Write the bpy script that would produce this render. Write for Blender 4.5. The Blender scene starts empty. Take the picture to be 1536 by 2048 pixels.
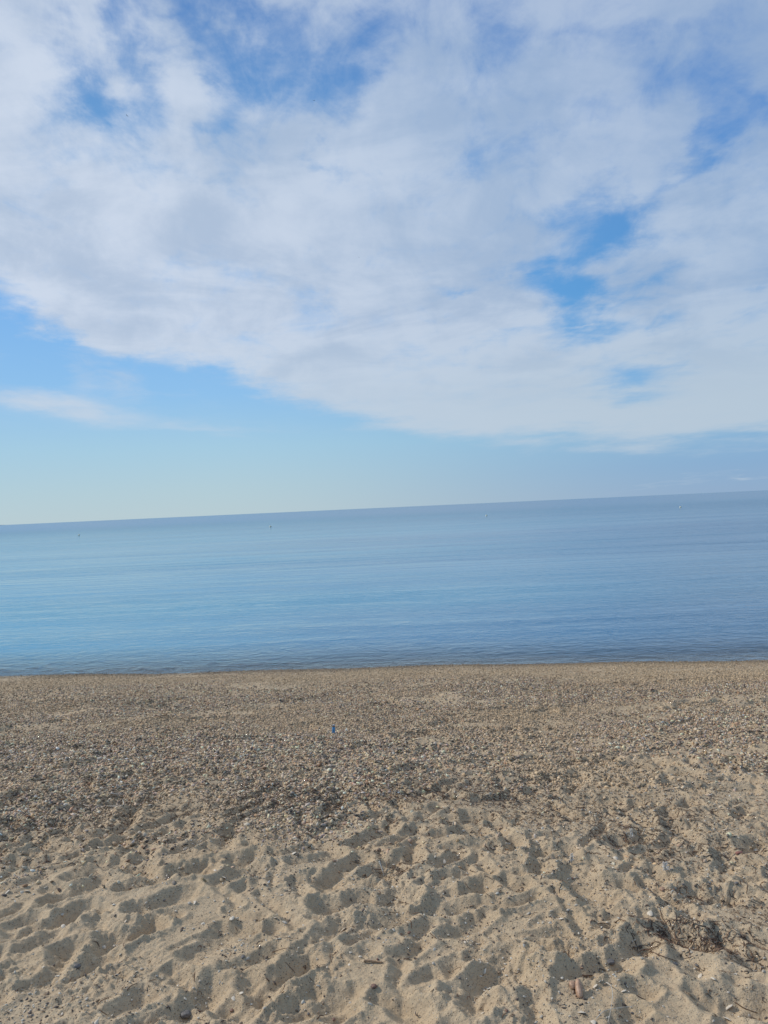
import bpy, math, random
import numpy as np
from mathutils import Vector, Matrix
R = math.radians
rng = np.random.default_rng(11)
random.seed(5)
C = bpy.context.scene.collection
SC = bpy.context.scene

# ------------------------------------------------------------------ camera
F = 1500.0                      # focal length in photograph pixels (1536 x 2048)
EYE = Vector((0, 0, 1.5))
ROLL, PITCH = math.atan(70 / 1536), math.atan(9 / F)
fwd = Vector((0, math.cos(PITCH), -math.sin(PITCH)))
right = Vector((math.cos(ROLL), 0, -math.sin(ROLL)))
right = (right - fwd * right.dot(fwd)).normalized()
up = right.cross(fwd)
cam_d = bpy.data.cameras.new('camera'); cam = bpy.data.objects.new('camera', cam_d); C.objects.link(cam)
m = Matrix((right, up, -fwd)).transposed().to_4x4(); m.translation = EYE
cam.matrix_world = m
cam_d.sensor_fit = 'VERTICAL'; cam_d.sensor_height = 32.0; cam_d.lens = 32.0 * F / 2048
cam_d.clip_start = 0.05; cam_d.clip_end = 60000
SC.camera = cam

def ray(px, py):
    return (fwd + right * ((px - 768) / F) - up * ((py - 1024) / F)).normalized()
def ae(px, py):                 # azimuth and elevation of a direction
    d = ray(px, py)
    return math.atan2(d.x, d.y), math.asin(d.z)

SC.view_settings.view_transform = 'Standard'; SC.view_settings.look = 'None'
SC.view_settings.exposure = 0.0; SC.view_settings.gamma = 1.0
SC.view_settings.use_curve_mapping = False

# ------------------------------------------------------------------ sun
SUN_AZ, SUN_EL = R(-72), R(35)          # azimuth from +Y, towards +X
sd = bpy.data.lights.new('sun', 'SUN'); so = bpy.data.objects.new('sun', sd); C.objects.link(so)
sd.energy = 2.8; sd.angle = R(6); sd.color = (1.0, 0.95, 0.90)
sv = Vector((math.sin(SUN_AZ) * math.cos(SUN_EL), math.cos(SUN_AZ) * math.cos(SUN_EL), math.sin(SUN_EL)))
so.rotation_euler = sv.to_track_quat('Z', 'Y').to_euler()
so.location = (0, 0, 30)

# ------------------------------------------------------------------ node helper
class NT:
    def __init__(s, tree): s.t = tree; tree.nodes.clear()
    def n(s, typ, ins=None, **kw):
        nd = s.t.nodes.new(typ)
        for k, v in kw.items(): setattr(nd, k, v)
        for k, v in (ins or {}).items():
            if isinstance(v, bpy.types.NodeSocket): s.t.links.new(v, nd.inputs[k])
            else: nd.inputs[k].default_value = v
        return nd
    def m(s, op, a, b=0.0, c=0.0, clamp=False):
        return s.n('ShaderNodeMath', {0: a, 1: b, 2: c}, operation=op, use_clamp=clamp).outputs[0]
    def v(s, op, a, b=(0, 0, 0)):
        return s.n('ShaderNodeVectorMath', {0: a, 1: b}, operation=op)
    def mix(s, f, a, b, blend='MIX'):
        nd = s.n('ShaderNodeMix', data_type='RGBA', blend_type=blend)
        for i, x in ((0, f), (6, a), (7, b)):
            if isinstance(x, bpy.types.NodeSocket): s.t.links.new(x, nd.inputs[i])
            else: nd.inputs[i].default_value = x if i == 0 else (*x, 1)
        return nd.outputs[2]
    def step(s, x, a, b, lo=0.0, hi=1.0):
        return s.n('ShaderNodeMapRange', {0: x, 1: a, 2: b, 3: lo, 4: hi}, interpolation_type='SMOOTHSTEP').outputs[0]
    def noise(s, vec, scale, detail=2, rough=0.5, dist=0.0, dim='3D'):
        return s.n('ShaderNodeTexNoise', {'Vector': vec, 'Scale': scale, 'Detail': detail, 'Roughness': rough, 'Distortion': dist}, noise_dimensions=dim).outputs[0]
    def ramp(s, x, stops):
        nd = s.n('ShaderNodeValToRGB', {0: x})
        cr = nd.color_ramp
        while len(cr.elements) < len(stops): cr.elements.new(0.5)
        for e, (p, c) in zip(cr.elements, stops): e.position = p; e.color = (*c, 1)
        return nd.outputs[0]

# ------------------------------------------------------------------ sky: Nishita with a deck of broken cloud
W = bpy.data.worlds.new('World'); SC.world = W; W.use_nodes = True
w = NT(W.node_tree)
tc = w.n('ShaderNodeTexCoord').outputs['Generated']
d = w.v('NORMALIZE', tc).outputs[0]
sep = w.n('ShaderNodeSeparateXYZ', {0: d})
dx, dy, dz = sep.outputs
az = w.m('ARCTAN2', dx, dy); el = w.m('ARCSINE', dz)
sky = w.n('ShaderNodeTexSky', sky_type='NISHITA', sun_disc=False, sun_elevation=SUN_EL, sun_rotation=SUN_AZ,
          air_density=1.0, dust_density=0.3, ozone_density=2.0)
base = w.n('ShaderNodeVectorMath', {0: sky.outputs[0], 'Scale': 0.092}, operation='SCALE').outputs[0]
# planar coordinates of a cloud layer overhead
hz = w.m('ADD', w.m('MAXIMUM', dz, 0.0), 0.10)
plan = w.n('ShaderNodeCombineXYZ', {0: w.m('DIVIDE', dx, hz), 1: w.m('DIVIDE', dy, hz), 2: 0.0}).outputs[0]
warp_n = w.n('ShaderNodeTexNoise', {'Vector': plan, 'Scale': 1.5, 'Detail': 7.0, 'Roughness': 0.58}, noise_dimensions='2D').outputs[1]
warp = w.v('SUBTRACT', warp_n, (0.5, 0.5, 0.5)).outputs[0]
aev = w.n('ShaderNodeCombineXYZ', {0: az, 1: el, 2: 0.0}).outputs[0]
# the warp shrinks towards the horizon, as the layer recedes
wamt = w.m('MULTIPLY_ADD', w.m('MAXIMUM', el, 0.0), 0.42, 0.035)
wv = w.n('ShaderNodeVectorMath', {0: warp, 'Scale': wamt}, operation='SCALE').outputs[0]
P = w.v('ADD', aev, wv).outputs[0]
psep = w.n('ShaderNodeSeparateXYZ', {0: P})
# lower edge of the deck, elevation over azimuth
edge_px = [(-200, 590), (0, 612), (120, 650), (200, 700), (400, 728), (520, 785), (680, 828), (830, 868), (1050, 885), (1300, 893), (1536, 880), (1750, 860)]
fc = w.n('ShaderNodeFloatCurve', {1: w.m('MULTIPLY_ADD', psep.outputs[0], 0.5, 0.5)})
cv = fc.mapping.curves[0]
pts = [(-1.0, 0.40)] + [ae(*p) for p in edge_px] + [(1.0, 0.12)]
pts = [(0.5 + a / 2, e) for a, e in pts]
while len(cv.points) < len(pts): cv.points.new(0.5, 0.5)
for q, (a, e) in zip(cv.points, pts): q.location = (a, e)
fc.mapping.update()
over = w.m('SUBTRACT', psep.outputs[1], fc.outputs[0])
deck = w.m('MULTIPLY', w.step(over, -0.022, 0.035), 1.10)

W0 = (0.0, 0.0)
P2 = w.v('ADD', aev, w.n('ShaderNodeVectorMath', {0: warp, 'Scale': 0.035}, operation='SCALE').outputs[0]).outputs[0]
def blob(cx, cy, rx, ry, rot, k, P=P):
    a, e = ae(cx, cy)
    s = 1 / F * (math.cos(e) * 0.5 + 0.5)
    mp = w.n('ShaderNodeMapping', {0: P, 1: (a + W0[0] * (0.42 * max(e, 0) + .035), e + W0[1] * (0.42 * max(e, 0) + .035), 0), 2: (0, 0, R(-rot) + ROLL), 3: (rx * s, ry * s, 1)}, vector_type='TEXTURE').outputs[0]
    q = w.v('DOT_PRODUCT', mp, mp).outputs['Value']
    return w.m('MULTIPLY', w.m('EXPONENT', w.m('MULTIPLY', q, -1.0)), k)
HOLES = [  # centre x, y, half sizes, rotation clockwise in the picture, depth
    (430, 30, 130, 60, 10, 1.1), (570, 80, 90, 45, 30, .4), (235, 70, 80, 40, -35, .75), (120, 130, 55, 60, 30, .7),
    (150, 205, 45, 55, 60, .75), (265, 170, 45, 70, -20, .5), (400, 190, 60, 25, -10, .42), (480, 150, 50, 30, -30, .4),
    (720, 160, 55, 80, 10, .75), (640, 25, 110, 40, 10, .4), (800, 50, 60, 70, 0, .25), (690, 285, 28, 16, 20, .45),
    (1190, 15, 220, 32, 2, .4), (1430, 110, 75, 90, 20, .38), (1460, 280, 50, 60, 40, .5), (1350, 350, 100, 26, -32, .65),
    (1515, 200, 26, 45, 0, .6), (1130, 245, 60, 26, 0, .3), (1300, 190, 70, 35, -40, .3), (880, 260, 60, 18, 40, .2),
    (1160, 420, 95, 50, 15, .66), (1210, 480, 90, 44, -10, .72), (1070, 530, 90, 24, 5, .6), (1150, 610, 62, 60, 0, .85),
    (1190, 650, 90, 36, 0, .55), (920, 568, 48, 13, 0, .5), (1255, 768, 80, 34, 10, .7), (1300, 560, 60, 20, -10, .35),
    (240, 275, 40, 30, 40, .35), (940, 690, 180, 14, -12, .25), (1340, 640, 90, 14, -18, .3), (1530, 560, 25, 20, 0, .35),
    (40, 655, 90, 20, 0, .5), (360, 365, 170, 28, 0, .22), (820, 480, 170, 30, -6, .22), (1050, 420, 150, 26, -8, .25), (860, 640, 60, 30, 0, .18), (1000, 250, 120, 60, 20, .2),
    (1000, 60, 120, 60, 20, .28), (1260, 100, 90, 50, 60, .18), (940, 150, 60, 60, 40, .3), (1400, 190, 60, 120, -10, .25), (660, 90, 90, 60, 0, .35), (540, 170, 60, 60, 0, .2), (1480, 660, 120, 16, -15, .2), (1050, 790, 200, 12, 3, .15), (1330, 740, 50, 12, 10, .3),
]
STREAKS = [
    (30, 798, 120, 17, 8, .46), (190, 826, 150, 13, 9, .48), (390, 858, 150, 9, 6, .40), (120, 818, 240, 24, 8, .18), (165, 755, 30, 42, -15, .50),
    (245, 768, 46, 30, 25, .52), (90, 648, 110, 14, 4, .45), (375, 735, 40, 14, 0, .35),
    (1180, 535, 45, 26, -30, .35), (185, 140, 45, 26, 0, .30), (1165, 645, 30, 5, 5, .3),
    (340, 110, 60, 70, 0, .35), (960, 590, 70, 30, -10, .3),
]
# more broken and wispy higher up
acc = deck
for h in HOLES: acc = w.m('SUBTRACT', acc, blob(*h[:5], h[5] * (1.0 if h[1] < 330 else .95)))
for h in STREAKS: acc = w.m('ADD', acc, blob(*h, P=P2 if h[1] > 700 and h[0] < 500 else P))
f1 = w.noise(plan, 2.6, 8, 0.60, 0.3, '2D')
f2 = w.noise(w.v('MULTIPLY', plan, (1.0, 0.55, 1.0)).outputs[0], 7.0, 6, 0.62, 0.5, '2D')
fb = w.m('ADD', w.m('MULTIPLY', w.m('SUBTRACT', f1, 0.5), 1.35), w.m('MULTIPLY', w.m('SUBTRACT', f2, 0.5), 0.95))
f3 = w.noise(aev, 9.0, 9, 0.62, 0.4, '2D')
f4 = w.noise(w.v('MULTIPLY', aev, (0.7, 1.0, 1.0)).outputs[0], 26.0, 7, 0.62, 0.3, '2D')
fb = w.m('ADD', fb, w.m('MULTIPLY', w.m('ADD', w.m('MULTIPLY', w.m('SUBTRACT', f3, 0.5), 1.1), w.m('MULTIPLY', w.m('SUBTRACT', f4, 0.5), 0.55)), w.step(el, 0.15, 0.45, .35, 1.0)))
cover = w.m('ADD', acc, w.m('MULTIPLY', fb, w.step(el, 0.08, 0.26, 0.15, 1.0)))
alpha = w.m('MULTIPLY', w.step(cover, -0.02, 1.12), w.m('SUBTRACT', 0.98, w.m('MULTIPLY', w.step(w.m('ADD', el, w.m('MULTIPLY', az, 0.5)), .25, .75), 0.24)))
# thin far streaks low on the right
def tiny(cx, cy, rx, ry, rot, k): return blob(cx, cy, rx, ry, rot, k)
low = w.m('ADD', tiny(1492, 951, 16, 3.5, -4, .55), w.m('ADD', tiny(1350, 966, 90, 3, -3, .16), tiny(1530, 949, 22, 3, -3, .2)))
# cloud tone: bright fringes, greyer and bluer where thick or away from the sun
shade = w.m('ADD', w.noise(w.v('ADD', plan, (3.1, 7.7, 0)).outputs[0], 1.9, 7, 0.58, 0.3, '2D'), w.m('MULTIPLY', w.m('SUBTRACT', w.noise(w.v('ADD', aev, (5, 2, 0)).outputs[0], 8.0, 8, .6, .3, '2D'), 0.5), 0.55))
dirl = w.step(az, -0.6, 0.6)
bright = (0.62, 0.70, 0.83); grey = (0.455, 0.555, 0.71)
ctone = w.mix(w.step(shade, 0.28, 0.68), grey, bright)
ctone = w.mix(w.m('MULTIPLY', dirl, 0.85), ctone, w.mix(w.step(shade, .3, .7), (0.33, 0.45, 0.63), (0.46, 0.56, 0.70)))
ctone = w.mix(w.step(el, 0.26, 0.10), ctone, w.mix(dirl, (0.56, 0.66, 0.78), (0.47, 0.575, 0.68)))
# clear sky: Nishita graded over height, paler towards the sun side on the left
def srgb(r, g, b): return tuple(((v / 255 + .055) / 1.055) ** 2.4 if v > 10 else v / 3294 for v in (r, g, b))
def el_ramp(stops): return w.ramp(w.m('DIVIDE', el, R(60)), [(e / 60, srgb(*c_)) for e, c_ in stops])
gl = el_ramp([(0, (182, 204, 213)), (2, (176, 204, 217)), (5, (164, 203, 226)), (9, (143, 193, 236)), (15, (124, 180, 237)), (24, (112, 165, 217)), (36, (76, 126, 193)), (60, (60, 105, 175))])
gr = el_ramp([(0, (142, 172, 205)), (2, (134, 172, 210)), (5, (133, 180, 217)), (9, (108, 168, 220)), (15, (82, 150, 210)), (24, (94, 145, 208)), (36, (92, 134, 197)), (60, (60, 105, 175))])
grad = w.mix(w.step(az, -0.25, 0.50), gl, gr)
clear = w.n('ShaderNodeMix', {0: 0.06}, data_type='RGBA')
w.t.links.new(grad, clear.inputs[6]); w.t.links.new(base, clear.inputs[7])
final = w.mix(w.m('MAXIMUM', alpha, low, clamp=True), clear.outputs[2], ctone)
bg = w.n('ShaderNodeBackground', {0: final, 1: 1.0})
w.n('ShaderNodeOutputWorld', {0: bg.outputs[0]})
W.cycles.sampling_method = 'MANUAL'; W.cycles.sample_map_resolution = 512

# ------------------------------------------------------------------ numpy noise and mesh helpers
def _hash(i, j, s):
    h = (i.astype(np.int64) * 374761393 + j.astype(np.int64) * 668265263 + s * 982451653) & 0x7fffffff
    h = ((h ^ (h >> 13)) * 1274126177) & 0x7fffffff
    return ((h ^ (h >> 16)) & 0xffff) / 65535.0
def vnoise(x, y, s=0):
    xi, yi = np.floor(x), np.floor(y); fx, fy = x - xi, y - yi
    fx = fx * fx * (3 - 2 * fx); fy = fy * fy * (3 - 2 * fy)
    a, b = _hash(xi, yi, s), _hash(xi + 1, yi, s)
    c, e = _hash(xi, yi + 1, s), _hash(xi + 1, yi + 1, s)
    return (a * (1 - fx) + b * fx) * (1 - fy) + (c * (1 - fx) + e * fx) * fy - 0.5
def fbm(x, y, o=4, s=0, g=0.5):
    r = 0; a = 1.0
    for k in range(o):
        r = r + a * vnoise(x * 2 ** k + 17.3 * k, y * 2 ** k - 9.1 * k, s + k); a *= g
    return r
def sstep(x, a, b):
    t = np.clip((x - a) / (b - a), 0, 1); return t * t * (3 - 2 * t)

def mesh_np(name, V, faces, nper, mat=None, smooth=True, col=None, link=True):
    me = bpy.data.meshes.new(name)
    V = np.ascontiguousarray(V, np.float32); faces = np.ascontiguousarray(faces, np.int32)
    me.vertices.add(len(V)); me.vertices.foreach_set('co', V.ravel())
    nf = faces.size // nper
    me.loops.add(faces.size); me.loops.foreach_set('vertex_index', faces.ravel())
    me.polygons.add(nf); me.polygons.foreach_set('loop_start', np.arange(nf, dtype=np.int32) * nper)
    me.polygons.foreach_set('use_smooth', np.full(nf, smooth))
    if col is not None:
        at = me.attributes.new('tone', 'FLOAT_COLOR', 'POINT')
        c4 = np.ones((len(V), 4), np.float32); c4[:, :3] = col; at.data.foreach_set('color', c4.ravel())
    me.update(calc_edges=True)
    if mat: me.materials.append(mat)
    o = bpy.data.objects.new(name, me)
    if link: C.objects.link(o)
    return o
def grid_faces(nr, nc):
    i = np.arange(nr * nc).reshape(nr, nc)
    return np.stack([i[:-1, :-1], i[:-1, 1:], i[1:, 1:], i[1:, :-1]], -1).reshape(-1, 4)
def tag(o, label=None, cat=None, group=None, kind=None):
    for k, v in (('label', label), ('category', cat), ('group', group), ('kind', kind)):
        if v: o[k] = v
    return o

# ------------------------------------------------------------------ beach relief
SEA = -0.50
def shore_y(x):                              # where the water's edge runs
    xc = np.clip(x, -14, 14)
    return 9.36 - 0.108 * xc + 0.05 * np.sin(x * 0.9 + 1) + 0.03 * np.sin(x * 2.7)
def base_h(x, y):
    s = shore_y(x) - y                       # metres inland of the water's edge
    z = np.interp(s, [-60, -20, -6, -1.5, 0, 0.5, 1.6, 3.2, 5.0, 6.2, 20, 200],
                  [-6, -3.2, -1.45, -0.70, SEA, -0.445, -0.33, -0.20, -0.05, 0.0, 0.10, 1.5])
    return z + 0.05 * fbm(x * 0.8, y * 0.8, 3, 40) * sstep(s, 0.3, 2.0)

HX0, HX1, HY0, HY1, HC = -5.6, 5.6, 1.1, 9.6, 0.0075
gx = np.arange(HX0, HX1, HC); gy = np.arange(HY0, HY1, HC)
GX, GY = np.meshgrid(gx, gy)
H = 0.020 * fbm(GX * 3.2, GY * 3.2, 4, 1, 0.55)
def px_ground(px, py, z=0.0):
    dd = ray(px, py)
    p = EYE + dd * ((z - EYE.z) / dd.z)
    for _ in range(8):
        z = float(base_h(np.array(p.x), np.array(p.y)))
        p = EYE + dd * ((z - EYE.z) / dd.z)
    return p
def stamp(x0, y0, x1, y1, wid, dep, seed=0, soft=1.0):
    mrg = wid * 2.2
    i0 = max(0, int((min(x0, x1) - mrg - HX0) / HC)); i1 = min(len(gx), int((max(x0, x1) + mrg - HX0) / HC))
    j0 = max(0, int((min(y0, y1) - mrg - HY0) / HC)); j1 = min(len(gy), int((max(y0, y1) + mrg - HY0) / HC))
    if i1 - i0 < 3 or j1 - j0 < 3: return
    X, Y = GX[j0:j1, i0:i1], GY[j0:j1, i0:i1]
    nx = 0.62 * wid * fbm(X * 7, Y * 7, 4, seed, .6); ny = 0.62 * wid * fbm(X * 7 + 50, Y * 7, 4, seed + 7, .6)
    ex, ey = x1 - x0, y1 - y0; L2 = ex * ex + ey * ey + 1e-9
    t = np.clip(((X + nx - x0) * ex + (Y + ny - y0) * ey) / L2, 0, 1)
    # sole shape: the waist is narrower than ball and heel
    wd = wid * (0.50 - 0.10 * np.exp(-((t - 0.42) / 0.2) ** 2)) * (0.88 + 0.2 * t)
    q = np.hypot(X + nx - x0 - t * ex, Y + ny - y0 - t * ey) / wd
    pit = np.exp(-np.clip(q, 0, 9) ** 3.2)
    fill = np.exp(-(q / 1.5) ** 4)
    rim = np.exp(-((q - 1.45) / 0.42) ** 2) * (0.65 + 0.9 * fbm(X * 5, Y * 5, 2, seed + 3))
    h = H[j0:j1, i0:i1]
    H[j0:j1, i0:i1] = h * (1 - 0.55 * fill) - dep * pit * (0.8 + 0.4 * t) + dep * 0.60 * rim

# the trodden ground: many older prints, then those that show in the photograph
for k in range(800):
    y = 1.2 + 3.4 * random.random() ** 0.85; x = random.uniform(-1, 1) * (0.62 * y + 1.4)
    a = (R(30) if x < .3 else R(-20)) + random.choice([0, 0, R(15), R(70), R(-60)]) + random.gauss(0, 0.4)
    L = random.choice([random.uniform(0.04, 0.12), random.uniform(0.12, 0.30)]); wid = random.uniform(0.035, 0.10)
    stamp(x - L / 2 * math.cos(a), y - L / 2 * math.sin(a), x + L / 2 * math.cos(a), y + L / 2 * math.sin(a), wid, random.uniform(0.25, 0.42) * wid, 100 + k)
for k in range(145):                          # fainter ones in the gravel
    y = random.uniform(4.3, 8.2); x = random.uniform(-1, 1) * (0.55 * y + 1.1)
    a = random.gauss(0.1, 0.4); L = random.uniform(0.1, 0.24)
    stamp(x - L / 2 * math.cos(a), y - L / 2 * math.sin(a), x + L / 2 * math.cos(a), y + L / 2 * math.sin(a), random.uniform(.08, .14), random.uniform(0.010, 0.028), 900 + k)
PITS = [(35,1898,105,1868,.08),(215,1890,300,1855,.10),(385,1915,470,1862,.11),(150,1950,200,1925,.08),(285,1815,370,1785,.09),
 (180,1812,205,1820,.05),(250,1775,320,1755,.08),(345,1745,420,1740,.07),(430,1765,500,1735,.09),(640,1765,710,1722,.11),
 (590,1715,665,1712,.08),(195,1720,235,1725,.08),(280,1697,305,1703,.07),(420,1690,440,1702,.06),(468,1721,505,1706,.07),
 (522,1785,590,1850,.045),(440,1778,468,1806,.05),(365,2025,430,1965,.11),(470,2040,520,1975,.10),(555,2036,590,2015,.09),
 (600,2035,690,1990,.08),(735,1795,780,1800,.10),(745,1748,765,1745,.08),(235,2022,275,2000,.07),(22,1722,50,1726,.10),
 (868,1668,955,1665,.09),(985,1700,1030,1678,.10),(1062,1675,1078,1695,.08),(818,1636,975,1635,.08),(855,1765,890,1775,.08),
 (890,1785,955,1775,.09),(980,1815,1065,1795,.06),(910,1868,955,1825,.10),(812,1868,850,1855,.05),(1013,1755,1040,1770,.07),
 (1108,1785,1183,1865,.055),(1150,1740,1190,1800,.14),(1228,1680,1290,1675,.09),(1433,1708,1458,1725,.06),(1300,1715,1378,1705,.08),
 (1363,1785,1448,1790,.10),(1310,1855,1420,1878,.11),(1445,1870,1498,1920,.10),(1455,1992,1530,2020,.15),(940,1985,1020,1945,.16),
 (1070,1885,1125,1905,.07),(790,1925,800,2000,.06),(828,1970,868,1945,.05),(770,2000,815,2030,.09),(1200,1925,1235,1938,.08),
 (940,1912,1015,1908,.06),(700,1880,735,1860,.06),(60,1970,110,1955,.08),(20,1850,60,1835,.08),(320,1960,350,1940,.07),
 (110,1800,190,1770,.08),(560,1960,610,1930,.07),(650,1870,690,1835,.07)]
for k, (a, b, c, e, wd) in enumerate(PITS):
    p, q = px_ground(a, b), px_ground(c, e)
    stamp(p.x, p.y, q.x, q.y, wd, 0.009 + 0.20 * wd, 2000 + k)
# dry sand cannot stand steeper than its angle of repose
lim = math.tan(R(33)) * HC
for it in range(30):
    for ax in (0, 1):
        dH = np.diff(H, axis=ax); e = np.sign(dH) * np.clip(np.abs(dH) - lim, 0, None) * 0.25
        if ax: H[:, :-1] += e; H[:, 1:] -= e
        else: H[:-1] += e; H[1:] -= e
H *= 1.02
def relief(x, y):
    fx = np.clip((x - HX0) / HC, 0, len(gx) - 1.001); fy = np.clip((y - HY0) / HC, 0, len(gy) - 1.001)
    i, j = fx.astype(int), fy.astype(int); u, v = fx - i, fy - j
    h = (H[j, i] * (1 - u) + H[j, i + 1] * u) * (1 - v) + (H[j + 1, i] * (1 - u) + H[j + 1, i + 1] * u) * v
    inside = sstep(x, HX0, HX0 + .4) * sstep(-x, -HX1, -HX1 + .4) * sstep(y, HY0, HY0 + .2)
    far = 0.02 * fbm(x * 3.2, y * 3.2, 3, 1)
    s = shore_y(x) - y
    return (h * inside + far * (1 - inside)) * (0.05 + 0.95 * sstep(s, 0.2, 2.4)) * sstep(s, 0.0, 0.5)
def crumbs(x, y):                             # clods and slumps, 1 to 4 cm
    n1 = fbm(x * 22, y * 22, 3, 60, 0.6); n2 = fbm(x * 60, y * 60, 3, 70, 0.6)
    clod = 0.45 + 1.1 * sstep(fbm(x * 3.1, y * 3.1, 2, 65), -.05, .3)
    return (0.0075 * n1 + 0.0050 * n2 * (0.4 + np.clip(n1 * 2 + 0.5, 0, 1.4))) * clod
def ground(x, y):
    x = np.asarray(x, float); y = np.asarray(y, float)
    s = shore_y(x) - y
    return base_h(x, y) + relief(x, y) + crumbs(x, y) * (0.25 + 0.75 * sstep(s, 0, 1.5))
def gz(x, y): return float(ground(np.array([x]), np.array([y]))[0])

# ------------------------------------------------------------------ materials
def new_mat(name):
    mt = bpy.data.materials.new(name); mt.use_nodes = True
    return mt, NT(mt.node_tree)
def out(n, sh): n.n('ShaderNodeOutputMaterial', {0: sh})
def principled(n, col, rough, **kw):
    ins = {'Base Color': col if isinstance(col, bpy.types.NodeSocket) else (*col, 1), 'Roughness': rough}
    ins.update(kw)
    return n.n('ShaderNodeBsdfPrincipled', ins)

M_sand, n = new_mat('sand')
pos = n.n('ShaderNodeNewGeometry').outputs['Position']
px_ = n.n('ShaderNodeSeparateXYZ', {0: pos})
big = n.noise(pos, 1.3, 4, 0.6); mid = n.noise(pos, 14, 4, 0.6); fine = n.noise(pos, 260, 3, 0.7)
c = n.mix(n.step(big, .35, .65), (0.575, 0.425, 0.250), (0.635, 0.485, 0.300))
c = n.mix(n.m('MULTIPLY', n.step(mid, .35, .7), .45), c, (0.47, 0.33, 0.19))
mid2 = n.noise(pos, 60, 4, .7); c = n.mix(n.m('MULTIPLY', n.step(mid2, .48, .68), .45), c, (0.37, 0.255, 0.155))
c = n.mix(n.m('MULTIPLY', n.step(fine, .30, .70), .55), n.mix(0.30, c, (0.20, 0.15, 0.10)), n.mix(0.25, c, (0.64, 0.54, 0.39)))
vo = n.n('ShaderNodeTexVoronoi', {'Vector': pos, 'Scale': 190.0, 'Randomness': 1.0})
vr = n.n('ShaderNodeSeparateXYZ', {0: vo.outputs['Color']})
speck = n.m('MULTIPLY', n.step(vo.outputs['Distance'], 0.38, 0.26), n.step(vr.outputs[0], .55, .60))
tone = n.ramp(vr.outputs[1], [(0, (.10, .07, .05)), (.35, (.22, .16, .11)), (.7, (.42, .33, .22)), (1, (.62, .57, .48))])
c = n.mix(n.m('MULTIPLY', speck, 0.8), c, tone)
# damp strip along the water
geo_s = n.m('SUBTRACT', n.m('MULTIPLY_ADD', px_.outputs[0], -0.108, 9.36), px_.outputs[1])
wet = n.step(n.m('ADD', geo_s, n.m('MULTIPLY', n.noise(pos, 2.0, 3, .5), 0.5)), 0.85, 0.35)
c = n.mix(n.m('MULTIPLY', wet, 0.5), c, (0.15, 0.115, 0.075))
bmp = n.m('ADD', n.m('MULTIPLY', fine, 0.0016), n.m('ADD', n.m('MULTIPLY', n.noise(pos, 75, 4, .65), 0.006), n.m('MULTIPLY', speck, 0.0015)))
bn = n.n('ShaderNodeBump', {'Strength': 1.0, 'Distance': 1.0, 'Height': bmp}).outputs[0]
out(n, principled(n, c, n.m('SUBTRACT', 0.95, n.m('MULTIPLY', wet, 0.35)), Normal=bn, **{'Specular IOR Level': 0.25}).outputs[0])

def tone_mat(name, rough=0.8, bump=0.0, scale=400):
    mt, n = new_mat(name)
    at = n.n('ShaderNodeAttribute', attribute_name='tone').outputs['Color']
    pos = n.n('ShaderNodeNewGeometry').outputs['Position']
    ns = n.noise(pos, scale, 3, .6)
    c = n.mix(n.m('MULTIPLY', n.step(ns, .35, .7), .30), at, (0.12, 0.10, 0.08))
    bn = n.n('ShaderNodeBump', {'Strength': 0.5, 'Distance': 0.002, 'Height': ns}).outputs[0]
    out(n, principled(n, c, rough, Normal=bn, **{'Specular IOR Level': 0.3}).outputs[0]); return mt
M_gravel = tone_mat('gravel_stone', .75); M_litter = tone_mat('seagrass_litter', .9, scale=600)
def plain(name, col, rough=.7, var=.25, scale=150, spec=.4):
    mt, n = new_mat(name)
    tcx = n.n('ShaderNodeTexCoord').outputs['Object']
    ns = n.noise(tcx, scale, 4, .6)
    c = n.mix(n.step(ns, .3, .7), tuple(v * (1 - var) for v in col), tuple(min(1, v * (1 + var * .5)) for v in col))
    bn = n.n('ShaderNodeBump', {'Strength': 0.4, 'Distance': 0.001, 'Height': ns}).outputs[0]
    out(n, principled(n, c, rough, Normal=bn, **{'Specular IOR Level': spec}).outputs[0]); return mt

# ------------------------------------------------------------------ ground sheet: beach, foreshore, sea bed
def rows():
    r = list(-np.geomspace(400, 0.5, 26)) + list(np.linspace(-0.3, 1.25, 16))
    y = 1.3
    while y < 11:
        r.append(y); y += max(0.0032, 0.75 * y * y / (750 * 1.7))
    while y < 70: r.append(y); y *= 1.06
    return np.array(r)
def cols(n=1280, lim_=1.0, ext=90):
    a = np.linspace(-lim_, lim_, n); b = np.geomspace(lim_ + .01, ext, 46)
    return np.concatenate([-b[::-1], a, b])
ry_, cs_ = rows(), cols()
YY = np.repeat(ry_[:, None], len(cs_), 1)
XX = cs_[None, :] * np.maximum(ry_, 1.6)[:, None]
ZZ = ground(XX, YY)
sand = mesh_np('beach', np.stack([XX, YY, ZZ], -1).reshape(-1, 3), grid_faces(*XX.shape), 4, M_sand)
tag(sand, kind='structure', label='pale trodden sand beach sloping to the sea')

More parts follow.
